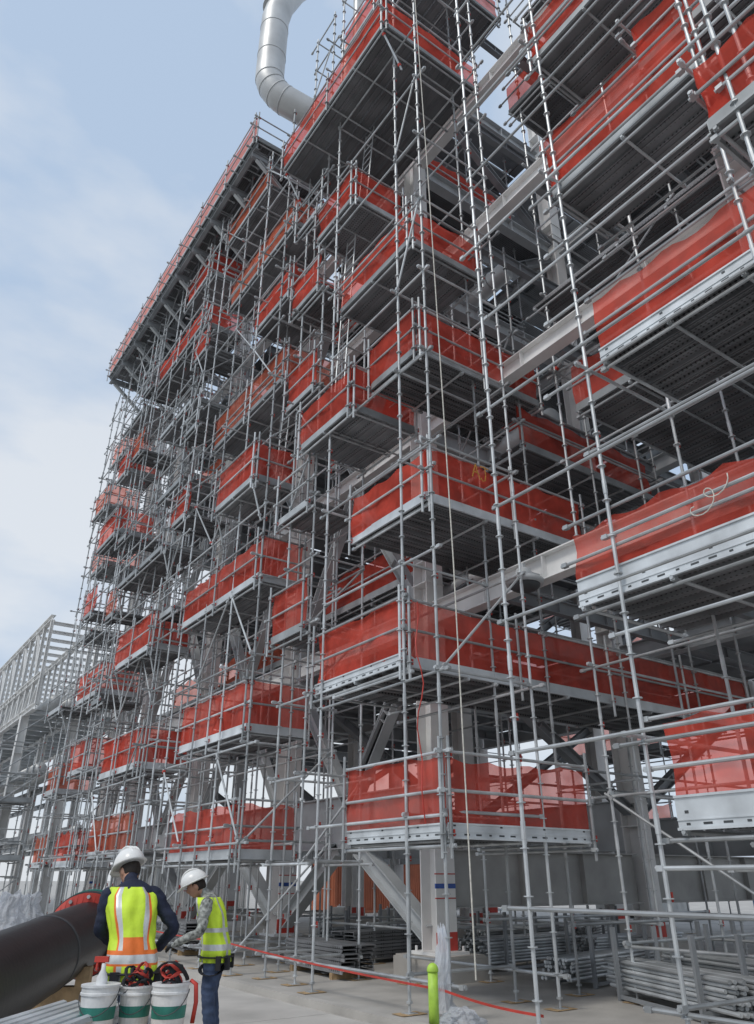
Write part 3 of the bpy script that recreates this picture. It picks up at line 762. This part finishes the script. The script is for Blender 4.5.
# bench, buckets
e=thing('work_bench','rough timber bench made from boards on trestles','bench',(2.2,6.35,0))
ax=V((.82,-.572,0));ay=V((.572,.82,0))
def P(c,a,b_,z): return V((c[0],c[1],0))+ax*a+ay*b_+V((0,0,z))
C=(2.2,6.2)
for i in range(3):
    b=MB(); b.obox(P(C,0,-.25+i*.2,.605),ax*.5,ay*.095,V((0,0,.02))); b.make('board',e,M['wood'])
for s in(-.4,.4):
    for t in(-.25,.15):
        b=MB(); b.obox(P(C,s,t,.29),ax*.03,ay*.03,V((0,0,.29))); b.make('leg',e,M['wood'])
e=thing('aluminium_tube_bundle','short aluminium tubes stacked on a timber crate','tube bundle',(1.5,6.7,0))
C2=(1.70,6.50)
b=MB()
for z in(.1,.3,.5):
    for t in(-.3,.3): b.obox(P(C2,0,t,z),ax*.3,ay*.02,V((0,0,.07)))
for s in(-.27,.27):
    for t in(-.3,.3): b.obox(P(C2,s,t*.88,.3),ax*.03,ay*.03,V((0,0,.3)))
b.make('crate',e,M['wood'])
for i in range(6):
    for j in range(2):
        p=P(C2,-.30+i*.1+j*.05,-.6,.645+j*.07); q=P(C2,-.19+i*.1+j*.05,.5,.645+j*.07); tube('tube',p,q,e,r=.04,mat='galv2',kind='plain')
def bucket(x,y,z,label,band='green',stuff=True,k_=.86):
    e=thing('bucket',label,'bucket',(x,y,z),'buckets on the bench')
    c=V((x,y,z)); b=MB()
    prof=[(0,.125),(.01,.13),(.27,.148),(.27,.158),(.285,.158),(.29,.15),(.325,.152),(.325,.16),(.34,.16),(.34,.147),(.02,.122)]
    b.loft([c+V((0,0,h+.0005*i)) for i,(h,r) in enumerate(prof)],[r for h,r in prof],28,caps=True); b.make('pail',e,M['bucket'],False)
    b=MB(); b.loft([c+V((0,0,.10)),c+V((0,0,.19))],[.1382,.1442],28,caps=False); b.make('label_band',e,M[band])
    b=MB(); b.loft([c+ax*.16*math.cos(R(a))+V((0,0,.3-.17*math.sin(R(a))))-ay*.165*math.sin(R(a)) for a in range(0,181,15)],.004,6); b.make('handle',e,M['dark'])
    e.scale=(k_,)*3
    if stuff:
        t=thing('tool_bag','black and red safety straps heaped in a bucket','tool bag',(x,y,z))
        for k in range(10):
            b=MB(); pts=[];a=random.uniform(0,6);rr=random.uniform(.05,.15);tl=random.uniform(-.4,.4)
            for i in range(14):
                a+=.4; pts.append(c+V((rr*math.cos(a),rr*math.sin(a),.33+tl*rr*math.cos(a)+.05*math.sin(i*.7+k)+.014*k)))
            b.loft(pts,[(.017,.006)]*14,6); b.make('strap',t,M['blackf'] if k%3 else M['redp'],True)
        b=MB(); b.loft([c+V((.15,-.05,.36)),c+V((.19,-.08,.33)),c+V((.2,-.09,.2)),c+V((.19,-.07,.05))],[(.02,.006)]*4,6); b.make('strap',t,M['redp'],True)
        t.scale=(k_,)*3
bucket(1.98,6.33,.626,'white plastic bucket with green band on the bench',stuff=False)
bucket(2.42,6.10,.626,'white plastic bucket full of safety straps')
bucket(2.26,6.36,.626,'white plastic bucket full of safety straps',k_=.78)
e=thing('spray_bottle','white spray bottle with red trigger head in a bucket','bottle',(2.0,6.4,.8)); c=V((1.98,6.33,.86))
b=MB(); b.loft([c-V((0,0,.1)),c+V((0,0,.1)),c+V((0,0,.15)),c+V((0,0,.19))],[.04,.04,.016,.016],14); b.make('bottle_body',e,M['bucket'],True)
b=MB(); b.obox(c+V((0,0,.215))-ax*.02,ax*.05,ay*.014,V((0,0,.018))); b.obox(c+V((0,0,.175))-ax*.05,ax*.006,ay*.01,V((0,0,.03))); b.make('trigger_head',e,M['redp'])
# floodlight dome on the beam in the open gap beside the corner platform
e=thing('floodlight','round grey industrial light fitting mounted on a beam','light fitting',(9.3,8.7,6.4))
c=V((9.35,8.75,6.35)); b=MB(); b.loft([c,c+V((0,0,.08)),c+V((0,0,.14)),c+V((0,0,.2)),c+V((0,0,.3))],[.33,.35,.24,.16,.13],24); b.make('housing',e,M['lgrey'],True)
b=MB(); b.ell(c,.28,.28,.13,20,0,-90,0); b.make('lens',e,M['dark'],True)
b=MB(); b.obox(c+V((.27,0,.25)),(.16,0,0),(0,.035,0),(0,0,.035)); b.obox(c+V((0,0,.36)),(.03,0,0),(0,.03,0),(0,0,.06)); b.make('mounting_arm',e,M['lgrey'])
e=thing('hoist_rope','long pale rope hanging from the top platform','rope',(7.0,8.3,0))
b=MB(); b.loft([(7.05,8.0,.5),(7.02,8.0,6),(6.95,8.1,14),(6.85,8.2,21),(6.85,8.3,27)],.011,6); b.make('rope_strand',e,M['rope'])
e=thing('cable_loop','thin white cable looped over a guardrail','cable',(7.15,3.7,5.5))
b=MB(); pts=[V((7.17,4.05-.016*i+.10*math.sin(i*.5),5.25+.012*i+.10*math.cos(i*.5))) for i in range(24)]
b.loft(pts,.007,6); b.make('cable_strand',e,M['rope'],True)
e=thing('safety_lanyard','red safety lanyard hanging from a platform','rope',(7.2,9.2,3))
b=MB(); b.loft([V((7.0+.04*math.sin(i*1.3),8.9+.05*math.sin(i*.8),5.6-i*.22)) for i in range(16)],.010,6); b.make('lanyard_strand',e,M['redp'])
e=thing('barrier_tape','red barrier tape strung between scaffold poles','tape',(6.8,8,1))
b=MB()
for (y0,y1,za,zb) in((6.8,8.5,.28,.36),(8.5,14.8,.36,.52),(14.8,21.2,.52,.6)):
    n=12
    for i in range(n):
        f=lambda t:V((6.93,y0+(y1-y0)*t,za+(zb-za)*t-.03*math.sin(math.pi*t)))
        p,q=f(i/n),f((i+1)/n); b.obox((p+q)/2,(q-p)/2,V((.001,0,0)),V((0,0,.014)))
b.make('tape_strip',e,M['redp'])
e=thing('netting_mark','yellow hand sprayed letters AJ on red debris netting','marking',(8.6,9.1,8.5))
b=MB()
def stroke(pts):
    b.loft([V((8.55+x,9.075,8.62+z)) for x,z in pts],[(.014,.003)]*len(pts),6,ref=(1,0,0))
stroke([(0,-.14),(.05,.02),(.1,.17)]); stroke([(.1,.17),(.14,.0),(.2,-.15)]); stroke([(.02,-.02),(.1,-.01),(.18,-.03)])
stroke([(.22,.15),(.32,.16),(.42,.14)]); stroke([(.34,.15),(.35,0),(.33,-.13),(.27,-.16),(.22,-.1)])
b.make('letters',e,M['yel'])

# ---------------------------------------------------------------- light, sky, camera
w=bpy.data.worlds.new('World'); scene.world=w; w.use_nodes=True
nt=w.node_tree;n=nt.nodes;l=nt.links; bg=n['Background']; bg.inputs[1].default_value=.108
sk=n.new('ShaderNodeTexSky'); sk.sky_type='NISHITA'; sk.sun_disc=False; sk.sun_elevation=R(52); sk.sun_rotation=R(-90); sk.air_density=1.2; sk.dust_density=2
tcn=n.new('ShaderNodeTexCoord'); mp=n.new('ShaderNodeMapping'); mp.inputs['Scale'].default_value=(1.4,1.4,3.4); mp.inputs['Location'].default_value=(.6,.2,.3); l.new(tcn.outputs['Generated'],mp.inputs[0])
nz=n.new('ShaderNodeTexNoise'); nz.inputs['Scale'].default_value=1.7; nz.inputs['Detail'].default_value=6; nz.inputs['Roughness'].default_value=.5; l.new(mp.outputs[0],nz.inputs['Vector'])
sp=n.new('ShaderNodeSeparateXYZ'); l.new(tcn.outputs['Generated'],sp.inputs[0])
mz=n.new('ShaderNodeMapRange'); mz.inputs[1].default_value=.0; mz.inputs[2].default_value=.8; mz.inputs[3].default_value=.75; mz.inputs[4].default_value=-.05; l.new(sp.outputs[2],mz.inputs[0])
mr=n.new('ShaderNodeMapRange'); mr.inputs[1].default_value=.40; mr.inputs[2].default_value=.60; mr.inputs[3].default_value=-.35; mr.inputs[4].default_value=.7; l.new(nz.outputs['Fac'],mr.inputs[0])
ad=n.new('ShaderNodeMath'); ad.operation='ADD'; ad.use_clamp=True; l.new(mr.outputs[0],ad.inputs[0]); l.new(mz.outputs[0],ad.inputs[1])
cm=n.new('ShaderNodeMix'); cm.data_type='RGBA'; cm.inputs[6].default_value=(4.7,5.9,7.6,1); cm.inputs[7].default_value=(7.6,8.0,8.5,1); l.new(ad.outputs[0],cm.inputs[0])
mx=n.new('ShaderNodeMix'); mx.data_type='RGBA'; mx.inputs[0].default_value=.85
l.new(sk.outputs[0],mx.inputs[6]); l.new(cm.outputs[2],mx.inputs[7]); l.new(mx.outputs[2],bg.inputs[0])
sl=bpy.data.lights.new('sun','SUN'); sl.energy=1.5; sl.angle=R(16); sl.color=(1,.96,.9)
so=bpy.data.objects.new('sun',sl); col.objects.link(so)
sd=V((-.72,-.12,.92)).normalized(); so.rotation_euler=V((0,0,1)).rotation_difference(sd).to_euler()
cam=bpy.data.cameras.new('camera'); co=bpy.data.objects.new('camera',cam); col.objects.link(co)
cam.sensor_fit='HORIZONTAL'; cam.sensor_width=36; cam.lens=740/754*36; cam.clip_end=3000
co.location=(0,0,1.6); co.rotation_euler=(R(90+26.4),0,R(-34.9)); scene.camera=co
scene.view_settings.view_transform='Standard'
